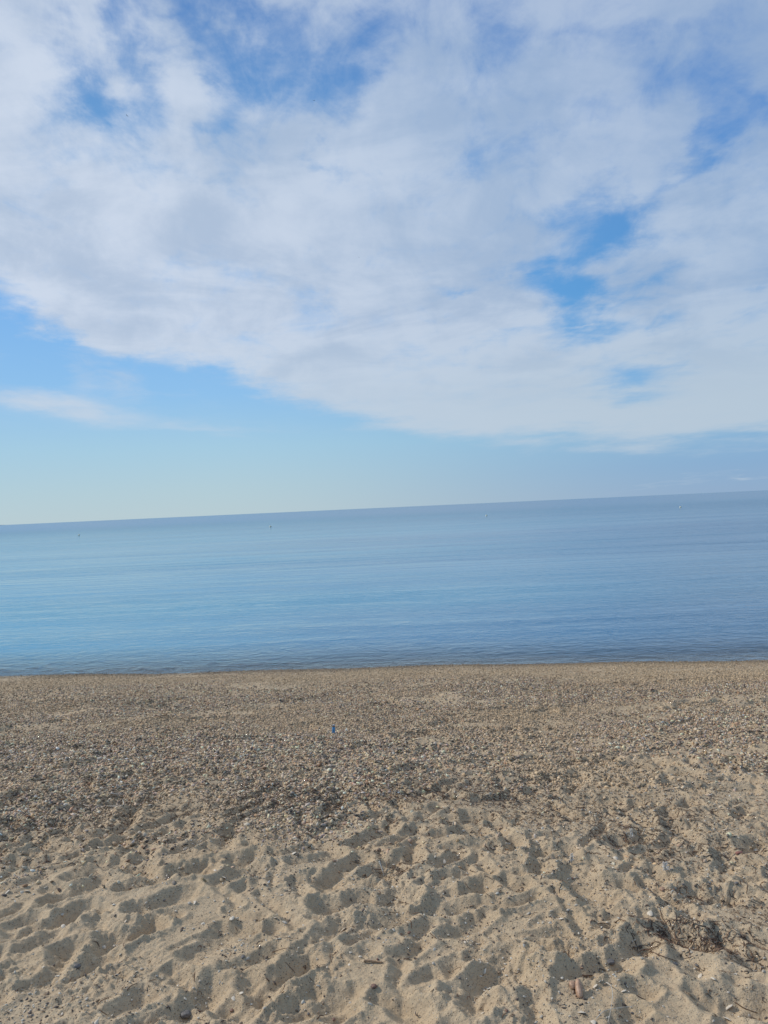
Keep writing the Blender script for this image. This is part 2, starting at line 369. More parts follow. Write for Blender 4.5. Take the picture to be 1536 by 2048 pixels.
# ------------------------------------------------------------------ water
M_water, n = new_mat('sea_water')
pos = n.n('ShaderNodeNewGeometry').outputs['Position']
sp = n.n('ShaderNodeSeparateXYZ', {0: pos})
off = n.m('SUBTRACT', sp.outputs[1], n.m('MULTIPLY_ADD', sp.outputs[0], -0.108, 9.36))   # metres off shore
pw = n.v('MULTIPLY', pos, (0.45, 1.0, 1.0)).outputs[0]
pw2 = n.v('MULTIPLY', pos, (0.16, 1.0, 1.0)).outputs[0]
rip = n.noise(n.v('MULTIPLY', pos, (0.80, 1.0, 1.0)).outputs[0], 5.5, 4, .60, .6); rip2 = n.noise(pw2, 1.6, 3, .55, .4); swell = n.noise(n.v('MULTIPLY', pos, (0.05, 1, 1)).outputs[0], 0.30, 3, .5, .3)
calm = n.step(n.noise(n.v('MULTIPLY', pos, (0.035, 0.22, 1)).outputs[0], 1.0, 3, .55, .5), .36, .64)
hgt = n.m('ADD', n.m('MULTIPLY', n.m('MULTIPLY', rip, 0.034), n.m('MULTIPLY_ADD', calm, .7, .45)), n.m('ADD', n.m('MULTIPLY', rip2, 0.030), n.m('MULTIPLY', swell, 0.17)))
bn = n.n('ShaderNodeBump', {'Strength': 1.0, 'Distance': 1.0, 'Height': hgt}).outputs[0]
patch = n.noise(n.v('MULTIPLY', pos, (0.016, 0.11, 1)).outputs[0], 1.0, 4, .55, .6)
body = n.mix(n.step(patch, .35, .65), (0.055, 0.195, 0.325), (0.075, 0.275, 0.395))
deep = n.step(off, 30.0, 200.0)
body = n.mix(n.m('MULTIPLY', n.step(n.m('DIVIDE', sp.outputs[0], sp.outputs[1]), 0.05, 0.5), .6), body, (0.045, 0.11, 0.175))  # sky reflection painted into the water colour: darker towards the right
body = n.mix(n.m('MULTIPLY', n.step(n.m('DIVIDE', sp.outputs[0], sp.outputs[1]), 0.0, -0.5), .7), body, (0.085, 0.315, 0.420))  # reflection of the bright left sky, painted in as paler turquoise
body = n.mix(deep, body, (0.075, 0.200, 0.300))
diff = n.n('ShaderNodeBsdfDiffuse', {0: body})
refr = n.n('ShaderNodeBsdfTransparent', {0: (0.78, 0.88, 0.93, 1)})
cl = n.step(off, -0.3, 2.3, 0.0, 1.0)
under = n.n('ShaderNodeMixShader', {0: cl, 1: refr.outputs[0], 2: diff.outputs[0]})
glo = n.n('ShaderNodeBsdfGlossy', {0: (0.95, 0.97, 1, 1), 1: n.step(off, 5, 300, .04, .22), 'Normal': bn})
fr = n.n('ShaderNodeFresnel', {0: 1.33, 1: bn}).outputs[0]
fr = n.m('MINIMUM', fr, n.step(off, 12, 160, 0.72, 0.50))
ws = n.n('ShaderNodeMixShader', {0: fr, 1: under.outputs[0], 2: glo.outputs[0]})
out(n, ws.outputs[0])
ro = []
y = 8.0
while y < 60: ro.append(y); y += max(0.012, y * y / (750 * 2.0) * 1.2)
ro += list(np.geomspace(61, 9000, 60)); ro = np.array(ro)
ca = cols(760, .66, 60)
YW = np.repeat(ro[:, None], len(ca), 1); XW = ca[None, :] * ro[:, None]
s_off = YW - shore_y(XW)
ZW = np.full_like(XW, SEA)
fade = np.exp(-np.clip(YW - 8, 0, 99) / 26)
for k in range(34):                              # low swell and chop rolling in from the sea
    lam = 0.28 * 1.09 ** k; a = random.gauss(0, 0.26); ph = random.uniform(0, 6.28)
    vis = np.clip(1.4 - (YW / 9.0) ** 2 * 0.05 / lam, 0, 1)
    ZW += 0.0010 * lam ** 0.95 * sstep(s_off, -1.0 + lam, 3.0 + 2 * lam) * vis * fade * sstep(s_off, 0.0, 1.0) * np.sin(2 * math.pi / lam * (XW * math.sin(a) + YW * math.cos(a)) + ph) * (0.6 + 1.4 * (0.5 + vnoise(XW * .25, YW * .5, k)))
# the little lip of a wavelet along the edge, stronger on the left
ZW += 0.013 * np.exp(-((s_off - 0.38 - 0.10 * np.sin(XW * 2.1) - .35 * fbm(XW * 2.5, XW * 0, 3, 9)) / 0.12) ** 2) * (1 + 1.2 * fbm(XW * 5, YW * 5, 2, 19)) * sstep(-XW, -0.5, 3.0) + 0.005 * np.exp(-((s_off - 0.8) / 0.12) ** 2)
sea = mesh_np('sea', np.stack([XW, YW, ZW], -1).reshape(-1, 3), grid_faces(*XW.shape), 4, M_water)
tag(sea, kind='structure', label='calm blue sea with faint ripples')

# ------------------------------------------------------------------ gravel
def ico(sub=0):
    t = (1 + 5 ** .5) / 2
    v = np.array([(-1, t, 0), (1, t, 0), (-1, -t, 0), (1, -t, 0), (0, -1, t), (0, 1, t), (0, -1, -t), (0, 1, -t), (t, 0, -1), (t, 0, 1), (-t, 0, -1), (-t, 0, 1)], float)
    f = np.array([(0, 11, 5), (0, 5, 1), (0, 1, 7), (0, 7, 10), (0, 10, 11), (1, 5, 9), (5, 11, 4), (11, 10, 2), (10, 7, 6), (7, 1, 8), (3, 9, 4), (3, 4, 2), (3, 2, 6), (3, 6, 8), (3, 8, 9), (4, 9, 5), (2, 4, 11), (6, 2, 10), (8, 6, 7), (9, 8, 1)])
    v /= np.linalg.norm(v[0]); v = list(map(tuple, v))
    for _ in range(sub):
        mid_ = {}; nf = []
        def mp(a, b):
            k = (min(a, b), max(a, b))
            if k not in mid_:
                q = (np.array(v[a]) + np.array(v[b])); q /= np.linalg.norm(q); mid_[k] = len(v); v.append(tuple(q))
            return mid_[k]
        for a, b, c_ in f:
            x, y_, z = mp(a, b), mp(b, c_), mp(c_, a)
            nf += [(a, x, z), (b, y_, x), (c_, z, y_), (x, y_, z)]
        f = np.array(nf)
    return np.array(v), np.array(f)
OCT = (np.array([(1, 0, 0), (0, 1, 0), (-1, 0, 0), (0, -1, 0), (0, 0, 1), (0, 0, -1)], float),
       np.array([(0, 1, 4), (1, 2, 4), (2, 3, 4), (3, 0, 4), (1, 0, 5), (2, 1, 5), (3, 2, 5), (0, 3, 5)]))
def rots(nn, tilt):
    yaw = rng.uniform(0, 2 * np.pi, nn); tl = np.abs(rng.normal(0, tilt, nn)); td = rng.uniform(0, 2 * np.pi, nn)
    cy, sy = np.cos(yaw), np.sin(yaw); Z = np.zeros(nn); O = np.ones(nn)
    Rz = np.stack([cy, -sy, Z, sy, cy, Z, Z, Z, O], -1).reshape(-1, 3, 3)
    ax = np.stack([np.cos(td), np.sin(td), Z], -1); c_, s_ = np.cos(tl), np.sin(tl)
    K = np.zeros((nn, 3, 3)); K[:, 0, 2] = ax[:, 1]; K[:, 1, 2] = -ax[:, 0]; K[:, 2, 0] = -ax[:, 1]; K[:, 2, 1] = ax[:, 0]
    I = np.eye(3)[None]
    Rt = I + s_[:, None, None] * K + (1 - c_)[:, None, None] * (K @ K)
    return Rt @ Rz
def scatter(name, pos_, dims, tmpl, tilt, col, mat, jit=.16, smooth=True):
    V0, F0 = tmpl; nn = len(pos_)
    V = V0[None] * (1 + rng.normal(0, jit, (nn, len(V0), 1))) * dims[:, None, :]
    V = np.einsum('nij,nvj->nvi', rots(nn, tilt), V) + pos_[:, None, :]
    Fc = (F0[None] + (np.arange(nn) * len(V0))[:, None, None])
    cc = np.repeat(col[:, None, :], len(V0), 1).reshape(-1, 3)
    return mesh_np(name, V.reshape(-1, 3), Fc.reshape(-1, 3), 3, mat, smooth, cc)
PAL = np.array([(.50, .43, .33), (.43, .35, .25), (.36, .30, .23), (.30, .25, .20), (.27, .26, .25), (.20, .19, .19), (.60, .55, .46), (.14, .12, .11),
                (.46, .33, .22), (.33, .22, .15), (.13, .13, .15), (.52, .47, .42), (.24, .17, .12), (.38, .37, .36)])
PW = np.array([15, 12, 11, 8, 9, 8, 12, 6, 4, 4, 4, 10, 5, 9.]); PW /= PW.sum()
def colours(nn, warm):
    c_ = PAL[rng.choice(len(PAL), nn, p=PW)] * rng.uniform(.78, 1.2, (nn, 1)) * rng.normal(1, .04, (nn, 3)) * np.array([1.34, 1.14, .90]) * np.where(rng.uniform(0, 1, (nn, 1)) < .25, .42, np.where(rng.uniform(0, 1, (nn, 1)) < .16, 1.5, 1.05))
    tan = np.array([.54, .395, .235]) * rng.uniform(.35, 1.6, (nn, 1))
    c_ = c_ * (1 - warm[:, None]) + tan * warm[:, None]
    return np.clip(c_, .02, .8)
def sand_gap(x, y):                             # bare sand showing between the stones, 0 .. 1
    g = .85 * sstep(fbm(x * 0.75, y * 1.6, 3, 310) + .3 * fbm(x * 6, y * 6, 3, 315), .22, .42)
    for a, b, rx, ry in ((130, 1425, .9, .16), (430, 1425, .5, .15), (1300, 1480, .5, .16), (560, 1410, .35, .14), (1440, 1500, .5, .12), (860, 1480, .2, .1), (1050, 1505, .25, .12), (960, 1405, .3, .1), (1140, 1580, .4, .12)):
        p = px_ground(a, b); g = np.maximum(g, .9 * np.exp(-((x - p.x) / rx) ** 2 - ((y - p.y) / ry) ** 2) * (1 + 1.2 * fbm(x * 7, y * 7, 3, 317)))
    return g
def near_edge(x):                               # where the gravel gives way to sand
    return 3.72 + .25 * np.sin(x * 1.3 + .6) + .12 * np.sin(x * 4.1) - 0.05 * x + .22 * sstep(x, .6, 2.4)
def gravel_points(nn, y0, y1, keep):
    y = np.sqrt(rng.uniform(y0 ** 2, y1 ** 2, nn)); x = rng.uniform(-1, 1, nn) * (y * .60 + 1.3)
    s = shore_y(x) - y
    den = sstep(y - near_edge(x) + .9 * fbm(x * 2.5, y * 2.5, 4, 330), -.45, .75) ** 1.5 * (1 - .93 * sand_gap(x, y))
    den = np.maximum(den, .035 * (y > 3.0))
    den = den * sstep(s, -1.8, -0.5) * keep
    k = rng.uniform(0, 1, nn) < den
    return x[k], y[k]
def lay(name, nn, y0, y1, smin, smax, tmpl, tilt, keep=1.0, lift=.3):
    x, y = gravel_points(nn, y0, y1, keep)
    s = shore_y(x) - y
    fine_ = sstep(s, 1.9, 0.7)
    sz = .94 * (smin + (smax - smin) * rng.beta(1.1, 3.6, len(x))) * (1 - .22 * fine_)
    dims = np.stack([sz * rng.uniform(.8, 1.25, len(x)), sz * rng.uniform(.35, .85, len(x)), sz * rng.uniform(.18, .5, len(x))], -1)
    z = ground(x, y) + dims[:, 2] * rng.uniform(-.2, 1.4, len(x)) * lift * 2
    warm = np.clip(.12 + 1.3 * fbm(x * .9, y * 1.8, 3, 350) - .22 * np.exp(-((x + 1.9) / 1.5) ** 2 - ((y - 4.9) / 1.0) ** 2) + .65 * fine_ + .15 * sstep(x, 0, 4), 0, .95)
    wetc = 1 - .42 * sstep(-s + .10 * fbm(x * 3, y * 3, 2, 360), -.38, -.10)
    o = scatter(name, np.stack([x, y, z], -1), dims, tmpl, tilt, colours(len(x), warm) * wetc[:, None], M_gravel)
    tag(o, kind='stuff', label='bed of small pale and grey pebbles and shell bits')
    return o
lay('gravel', 172000, 3.0, 5.6, .0055, .022, ico(0), .95)
lay('gravel', 192000, 5.4, 7.5, .0065, .020, OCT, 1.0)
lay('gravel', 218000, 7.4, 10.6, .007, .018, OCT, 1.05)

# coarse shell grit lying on the bare sand
nn = 115000
y = np.sqrt(rng.uniform(1.3 ** 2, 4.4 ** 2, nn)); x = rng.uniform(-1, 1, nn) * (y * .6 + 1.25)
h0 = relief(x, y)
k = rng.uniform(0, 1, nn) < np.clip(.22 + 1.6 * fbm(x * 2.2, y * 2.2, 3, 410) - h0 * 9 + .20 * sstep(x, .0, 2.2) + .35 * sstep(y, 2.6, 3.8), .04, 1)
x, y = x[k], y[k]
sz = .0014 + .0078 * rng.beta(1.0, 5.0, len(x))
dims = np.stack([sz * rng.uniform(.9, 1.6, len(x)), sz * rng.uniform(.5, 1, len(x)), sz * rng.uniform(.25, .6, len(x))], -1)
z = ground(x, y) + sz * .25
cc = np.where(rng.uniform(0, 1, (len(x), 1)) < .42, np.array([.60, .54, .43]), np.where(rng.uniform(0, 1, (len(x), 1)) < .5, np.array([.36, .26, .17]), np.array([.13, .10, .08]))) * rng.uniform(.7, 1.2, (len(x), 1))
o = scatter('shell_grit', np.stack([x, y, z], -1), dims, ico(0), .5, cc, M_gravel)
tag(o, kind='stuff', label='fine broken shell and grit strewn over the trodden sand')

# ------------------------------------------------------------------ dried seagrass litter: many thin bent ribbons
def ribbons(x, y, z, L, wd, col, name, seg=4, curl=.9, lift=.007, label='', mat=None):
    nn = len(x); a = rng.uniform(0, 2 * np.pi, nn) * .5 + rng.normal(0, .8, nn)
    P_ = np.zeros((nn, seg + 1, 3)); P_[:, 0] = np.stack([x, y, z], -1)
    k = rng.normal(0, curl, nn)
    ang = a.copy(); rise = rng.uniform(-.1, .10, nn)
    T = []
    for i in range(seg):
        dirv = np.stack([np.cos(ang), np.sin(ang), rise * (1 - 2 * i / seg)], -1); T.append(dirv)
        P_[:, i + 1] = P_[:, i] + dirv * (L / seg)[:, None]
        ang = ang + k + rng.normal(0, .25, nn)
    T.append(T[-1]); T = np.stack(T, 1)
    gzz = ground(P_[:, :, 0], P_[:, :, 1])
    P_[:, :, 2] = np.maximum(P_[:, :, 2], gzz + .001) * .5 + .5 * (gzz + lift * rng.uniform(.1, 1, (nn, 1)))
    side = np.stack([-T[:, :, 1], T[:, :, 0], rng.uniform(-.9, .9, (nn, 1)) + 0 * T[:, :, 0]], -1)
    side /= np.linalg.norm(side, axis=-1, keepdims=True)
    ww = wd[:, None, None] * np.array([.35] + [1] * (seg - 1) + [.3])[None, :, None]
    V = np.stack([P_ - side * ww, P_ + side * ww, P_ + np.array([0, 0, 1]) * ww * .5], 2)        # triangular section: real thickness
    V = V.reshape(nn, (seg + 1) * 3, 3)
    f = []
    for i in range(seg):
        b = i * 3
        for q in range(3):
            r_ = (q + 1) % 3; f.append((b + q, b + r_, b + 3 + r_, b + 3 + q))
    f = np.array(f)[None] + (np.arange(nn) * (seg + 1) * 3)[:, None, None]
    o = mesh_np(name, V.reshape(-1, 3), f.reshape(-1, 4), 4, mat or M_litter, True, np.repeat(col[:, None], (seg + 1) * 3, 1).reshape(-1, 3))
    tag(o, kind='stuff', label=label); return o
CL = [(540, 1592, .16, .10, 900), (500, 1575, .10, .05, 300), (690, 1590, .28, .07, 900), (960, 1590, .22, .10, 1000), (800, 1600, .12, .05, 350), (610, 1605, .2, .05, 350), (1060, 1600, .25, .08, 500),
      (1150, 1625, .25, .08, 500), (1290, 1650, .26, .06, 500), (1240, 1675, .12, .06, 320), (1350, 1700, .16, .07, 380), (1430, 1620, .3, .12, 600), (1380, 1872, .14, .035, 520),
      (1330, 1850, .07, .03, 160), (1462, 1895, .08, .05, 300), (1400, 1790, .12, .04, 220), (1520, 1830, .06, .04, 130), (800, 1735, .09, .04, 220), (1500, 1380, .5, .15, 800), (1180, 1400, .3, .1, 400),
      (1400, 1470, .35, .08, 700), (1240, 1440, .25, .08, 400), (330, 1550, .3, .1, 500), (470, 1490, .3, .1, 500), (60, 1650, .3, .07, 380), (250, 1640, .3, .08, 380),
      (900, 1640, .35, .04, 350), (1080, 1560, .3, .1, 400), (840, 1560, .2, .08, 300), (650, 1480, .15, .08, 250), (300, 1600, .3, .08, 400), (430, 1610, .2, .06, 260), (1490, 1710, .15, .1, 200), (860, 1440, .5, .1, 300)]
xs_, ys_ = [], []
for a, b, rx, ry, q in CL:
    p = px_ground(a, b); q = int(q * .72); xs_.append(rng.normal(p.x, rx * .85, q)); ys_.append(rng.normal(p.y, ry * 1.15, q))
nb = 40000
yb = rng.uniform(3.2, 8.6, nb); xb = rng.uniform(-1, 1, nb) * (yb * .58 + 1.2); kk = rng.uniform(0, 1, nb) < np.clip(.25 + 1.3 * fbm(xb * 1.2, yb * 2.4, 3, 520), .02, 1)
xs_.append(xb[kk]); ys_.append(yb[kk])
nb = 5000; yb = rng.uniform(1.5, 3.3, nb); xb = rng.uniform(-1, 1, nb) * (yb * .58 + 1.2); kk = rng.uniform(0, 1, nb) < np.clip(.12 + .5 * sstep(xb, -.2, 1.6) + 1.0 * fbm(xb * 2, yb * 2, 3, 530), 0, 1)
xs_.append(xb[kk]); ys_.append(yb[kk])
x = np.concatenate(xs_); y = np.concatenate(ys_); nn = len(x)
base_c = np.array([(.15, .085, .055), (.22, .13, .075), (.085, .060, .05), (.32, .21, .13), (.52, .42, .30)])[rng.choice(5, nn, p=[.30, .28, .18, .15, .09])]
L = rng.gamma(3.0, .0062, nn) + .006
ribbons(x, y, ground(x, y) + .003, L, rng.uniform(.0009, .0022, nn), base_c * rng.uniform(.7, 1.3, (nn, 1)), 'seagrass_litter', label='dark brown dried seagrass litter in the gravel and the footprints')

# ------------------------------------------------------------------ small things
def bm_obj(name, V, Fs, mat, parent=None, smooth=True):
    me = bpy.data.meshes.new(name); me.from_pydata([tuple(v) for v in V], [], [tuple(int(i) for i in f) for f in Fs])
    me.materials.append(mat)
    for p in me.polygons: p.use_smooth = smooth
    o = bpy.data.objects.new(name, me); C.objects.link(o)
    if parent: o.parent = parent
    return o
def tube(pts, rad, ns=7):
    pts = [Vector(p) for p in pts]; V = []; Fs = []
    for i, p in enumerate(pts):
        t = (pts[min(i + 1, len(pts) - 1)] - pts[max(i - 1, 0)]).normalized()
        a = t.cross(Vector((0.13, 0.21, 1))).normalized(); b = t.cross(a)
        r_ = rad[i] if hasattr(rad, '__len__') else rad
        for k in range(ns):
            q = 2 * math.pi * k / ns; V.append(p + a * r_ * math.cos(q) + b * r_ * math.sin(q))
    for i in range(len(pts) - 1):
        for k in range(ns):
            k2 = (k + 1) % ns; Fs.append((i * ns + k, i * ns + k2, (i + 1) * ns + k2, (i + 1) * ns + k))
    Fs.append(tuple(range(ns))[::-1]); Fs.append(tuple((len(pts) - 1) * ns + k for k in range(ns)))
    return V, Fs
def lathe(prof, ns=20):
    V = []; Fs = []
    for r_, z in prof:
        for k in range(ns): V.append((r_ * math.cos(2 * math.pi * k / ns), r_ * math.sin(2 * math.pi * k / ns), z))
    for i in range(len(prof) - 1):
        for k in range(ns):
            k2 = (k + 1) % ns; Fs.append((i * ns + k, i * ns + k2, (i + 1) * ns + k2, (i + 1) * ns + k))
    Fs.append(tuple(range(ns))[::-1]); Fs.append(tuple((len(prof) - 1) * ns + k for k in range(ns)))
    return V, Fs
def empty(name, loc, rz=0):
    o = bpy.data.objects.new(name, None); C.objects.link(o); o.location = loc; o.rotation_euler.z = rz; o.empty_display_size = .1; return o
def on_ground(px, py, dz=0.0):
    dd = ray(px, py); t0 = None
    p = px_ground(px, py)
    # march to the true surface
    t = 1.6
    while t < 12:
        q = EYE + dd * t
        if q.z < gz(q.x, q.y): break
        t += .02
    lo, hi = t - .02, t
    for _ in range(12):
        mdl = (lo + hi) / 2; q = EYE + dd * mdl
        if q.z < gz(q.x, q.y): hi = mdl
        else: lo = mdl
    q = EYE + dd * hi
    return Vector((q.x, q.y, gz(q.x, q.y) + dz))

# stones: lumpy, flattened
def stone_mesh(seed, sx, sy, sz, mat, sub=2, amp=.16, name='pebble'):
    V, Fs = ico(sub); r_ = np.random.default_rng(seed)
    o3 = r_.uniform(0, 9, 3)
    nz = vnoise(V[:, 0] * 1.6 + o3[0], V[:, 1] * 1.6 + V[:, 2] * 1.3 + o3[1], seed) * 2 * amp + vnoise(V[:, 0] * 4 + o3[2], V[:, 1] * 4 - V[:, 2] * 3, seed + 1) * amp * .5
    V = V * (1 + nz)[:, None]; V = np.sign(V) * np.abs(V) ** .9 * np.array([sx, sy, sz])
    return V, Fs
def shell_mesh(seed, s, thick=.0012):
    """a broken piece of clam shell: a shallow ribbed dish with a ragged rim and real thickness"""
    r_ = np.random.default_rng(seed); nr, na = 6, 22; V = []; Fs = []
    ph = r_.uniform(0, 6.28, 3); arch = r_.uniform(.18, .38) * s; asp = r_.uniform(.5, .85)
    for side in (0, 1):
        for i in range(nr + 1):
            for k in range(na):
                a = 2 * math.pi * k / na
                rim = 1 + .13 * math.sin(2 * a + ph[0]) + .09 * math.sin(3 * a + ph[1]) + .05 * math.sin(7 * a + ph[2])
                q = i / nr * rim * s
                z = arch * (1 - (i / nr) ** 2) + .02 * s * math.cos(i * 2.6) - side * (thick if i < nr else thick * .8)
                V.append((q * math.cos(a), q * asp * math.sin(a), z))
    m0 = (nr + 1) * na
    for sd_ in (0, 1):
        for i in range(nr):
            for k in range(na):
                k2 = (k + 1) % na; f = (i * na + k, i * na + k2, (i + 1) * na + k2, (i + 1) * na + k)
                f = tuple(v + sd_ * m0 for v in f); Fs.append(f[::-1] if sd_ == 0 else f)
    for k in range(na):
        k2 = (k + 1) % na; Fs.append((nr * na + k, nr * na + k2, m0 + nr * na + k2, m0 + nr * na + k)[::-1])
    return V, Fs
M_white = plain('chalky_shell', (.64, .545, .41), .55, .2, 300)
M_cream = plain('cream_stone', (.50, .43, .33), .7, .25, 200)
M_bluegrey = plain('blue_grey_stone', (.17, .15, .13), .6, .3, 200)
M_brownst = plain('brown_stone', (.22, .12, .08), .6, .3, 200)
M_orange = plain('orange_shell', (.46, .28, .17), .5, .35, 120)
M_red = plain('red_shard', (.36, .15, .10), .5, .3, 200)
M_twig = plain('dark_twig', (.13, .075, .045), .85, .4, 300)
M_pale = plain('bleached_stem', (.58, .52, .42), .7, .25, 200)
M_wood = plain('tan_driftwood', (.33, .21, .12), .8, .4, 200)

def zone(px, py):
    h = 'left' if px < 512 else ('middle' if px < 1024 else 'right')
    if py > 1930: v = 'nearest the viewer'
    elif py > 1790: v = 'in the deep footprints'
    elif py > 1660: v = 'just in front of the seagrass'
    else: v = 'at the edge of the gravel'
    return h, v
shell_spots = [(687,1860,12),(569,1845,10),(575,1825,9),(551,1836,8),(127,1854,11),(208,1895,9),(406,1848,7),(428,1843,6),(464,1837,13),(390,1804,8),
 (353,1822,6),(482,1987,12),(467,1997,9),(123,2030,7),(193,2045,10),(273,1944,6),(49,2023,6),(448,1756,10),(389,1806,9),(15,1784,9),(45,1785,9),(55,1784,10),
 (283,1651,6),(370,1698,8),(1457,2015,14),(1454,2039,13),(1427,1958,10),(1399,1953,12),(1300,1827,12),(1122,1838,8),(1049,1890,8),(1190,1973,10),(1164,2026,12),
 (1186,2045,11),(1248,1982,9),(969,1943,10),(869,1900,8),(870,1832,7),(788,1860,7),(740,2008,7),(965,2027,9),(1232,1718,12),(1086,1657,9),(1217,1651,7),
 (1317,1707,9),(888,1724,9),(587,1707,10),(1386,1898,6),(1268,1919,7),(700,1905,6),(929,1885,7),(1510,1700,8),(1345,1660,7),(1450,1660,7),(1200,1690,6),
 (640,1660,6),(720,1650,8),(160,1625,9),(75,1600,9),(130,1610,8),(5,1650,8),(300,1610,7)]
cnt = {}
def place_small(kind, px, py, s_px, mat, words_, cat, i):
    p = on_ground(px, py); dist = (p - EYE).length
    s = s_px / F * dist * .52
    if kind == 'shell':
        V, Fs = shell_mesh(300 + i, s); o = bm_obj('shell_fragment', V, Fs, mat)
        o.rotation_euler = (random.uniform(.1, .9) * random.choice((-1, 1)), random.uniform(-.5, .5), random.uniform(0, 6.28)); o.location = p + Vector((0, 0, s * .08))
    else:
        V, Fs = stone_mesh(500 + i, s, s * random.uniform(.6, .9), s * random.uniform(.4, .65), mat); o = bm_obj(kind, V, Fs, mat)
        o.rotation_euler = (random.uniform(-.3, .3), random.uniform(-.3, .3), random.uniform(0, 6.28)); o.location = p + Vector((0, 0, s * .1))
    h, v = zone(px, py)
    tag(o, f'{words_} {v}, {h}', cat, f'{words_} scattered {v}, {h}')
    return o
for i, (a, b, s) in enumerate(shell_spots):
    place_small('shell', a, b, s, M_white, 'large white shell piece' if s > 9 else 'small white shell chip', 'shell', i)
# plus a loose strewing of further chips and pebbles large enough to be picked out
i = 0
while i < 190:
    px_r, py_r = random.uniform(0, 1536), random.uniform(1640, 2044)
    i += 1
    if random.random() < .55:
        place_small('shell', px_r, py_r, random.uniform(3.5, 6.5), random.choice([M_white, M_cream]), 'tiny pale shell chip', 'shell', 1000 + i)
    else:
        c_ = random.random()
        if c_ < .7: place_small('pebble', px_r, py_r, random.uniform(3.5, 7), M_cream, 'little cream pebble', 'pebble', 1000 + i)
        elif c_ < .88: place_small('pebble', px_r, py_r, random.uniform(4, 7), M_bluegrey, 'little dark grey pebble', 'pebble', 1000 + i)
        else: place_small('pebble', px_r, py_r, random.uniform(4, 7), M_brownst, 'little brown pebble', 'pebble', 1000 + i)
def single_stone(px, py, s_px, mat, label, asp=(1, .8, .6), name='pebble', cat='pebble', seed=1, rz=0):
    p = on_ground(px, py); s = s_px / F * (p - EYE).length * .46
    V, Fs = stone_mesh(seed, s * asp[0], s * asp[1], s * asp[2], mat, 3); o = bm_obj(name, V, Fs, mat)
    o.location = p + Vector((0, 0, s * asp[2] * .15)); o.rotation_euler.z = rz; tag(o, label, cat); return o
single_stone(372, 2030, 20, M_bluegrey, 'rounded dark grey stone half sunk in the hollow at lower left', seed=7)
single_stone(154, 1933, 13, M_bluegrey, 'dark blue grey pebble at the foot of a sand ridge on the left', seed=8)
single_stone(1349, 1928, 12, M_bluegrey, 'flat dark slate pebble on smooth sand right of the footprints', (1, .8, .35), seed=9)
single_stone(748, 1973, 12, M_brownst, 'reddish brown pebble on the bare sand slope at the bottom middle', seed=10)
single_stone(1221, 1925, 16, M_bluegrey, 'grey stone buried in a small sand hollow above the orange shell', seed=11)
single_stone(200, 1518, 13, M_cream, 'pale smooth stone, biggest in the gravel on the left', seed=12)
single_stone(235, 1503, 11, M_orange, 'small orange fragment lying in the gravel on the left', (1, .6, .5), 'shell_fragment', 'shell', 13)
single_stone(1478, 1706, 13, M_red, 'small red shard on the sand near the right edge', (1.2, .5, .4), 'shell_fragment', 'shell', 14, .3)
single_stone(1325, 1779, 12, M_orange, 'small orange brown pebble right of the feather tuft', seed=15)

# the orange shell at lower right: a long lobe and a small lobe, one body
p = on_ground(1158, 1985)
V1, F1 = stone_mesh(21, .011, .030, .013, M_orange, 3, .10); V2, F2 = stone_mesh(22, .010, .012, .009, M_orange, 3, .12)
V2 = V2 + np.array([-.017, .013, -.002])
o = bm_obj('sea_shell', np.concatenate([V1, V2]), np.concatenate([F1, F2 + len(V1)]), M_orange)
o.location = p + Vector((0, 0.0, .012)); o.rotation_euler = (R(20), 0, R(-8))
tag(o, 'orange tan two lobed shell on the sand at lower right', 'shell')

# twigs and stems, laid along picked points
def stem(pxs, rad, mat, name, label, cat, lift=None, group=None, taper=True):
    P_ = []
    for j, q in enumerate(pxs):
        g_ = on_ground(q[0], q[1]); P_.append(g_ + Vector((0, 0, (lift[j] if lift else 0) + rad * .7)))
    fine_ = []
    for j in range(len(P_) - 1):
        p0 = P_[max(j - 1, 0)]; p1 = P_[j]; p2 = P_[j + 1]; p3 = P_[min(j + 2, len(P_) - 1)]
        for k in range(5):
            t = k / 5; fine_.append(.5 * ((2 * p1) + (p2 - p0) * t + (2 * p0 - 5 * p1 + 4 * p2 - p3) * t * t + (3 * p1 - p0 - 3 * p2 + p3) * t ** 3))
    fine_.append(P_[-1]); org = fine_[0].copy()
    nn_ = len(fine_); rd = [rad * (1 - .5 * j / nn_ if taper else 1) * random.uniform(.85, 1.15) for j in range(nn_)]
    V, Fs = tube([q - org for q in fine_], rd); o = bm_obj(name, V, Fs, mat); o.location = org
    tag(o, label, cat, group); return o
stem([(246, 1606), (245, 1613), (215, 1615), (180, 1615), (167, 1611), (175, 1608)], .0022, M_pale, 'bleached_straw', 'long bleached stem bent into a hook at the gravel edge, left', 'stem', [.015, .004, .006, .006, .006, .002])
stem([(233, 1579), (250, 1573), (272, 1573), (278, 1577)], .002, M_pale, 'bleached_straw', 'curved pale stem on the gravel, upper of the pair above the hooked stem', 'stem', [.004, .008, .008, .004])
stem([(217, 1589), (240, 1591), (268, 1590)], .002, M_pale, 'bleached_straw', 'straight pale stem on the gravel just above the hooked stem', 'stem', [.006] * 3)
stem([(254, 1585), (262, 1582), (270, 1580), (270, 1576), (258, 1576)], .0018, M_pale, 'bleached_straw', 'small looped pale stem between two longer stems on the left', 'stem', [.006] * 5)
stem([(1212, 1968), (1222, 1985), (1226, 2010), (1222, 2035), (1216, 2048)], .0012, M_pale, 'dry_straw', 'thin pale curved stalk arching upright at the bottom right', 'stalk', [.004, .02, .03, .02, .004])
stem([(1192, 2040), (1205, 2032), (1218, 2028), (1240, 2024), (1274, 2016)], .0011, M_pale, 'dry_straw', 'thin pale stalk lying crosswise behind the curved one at bottom right', 'stalk', [.002, .01, .012, .012, .006])
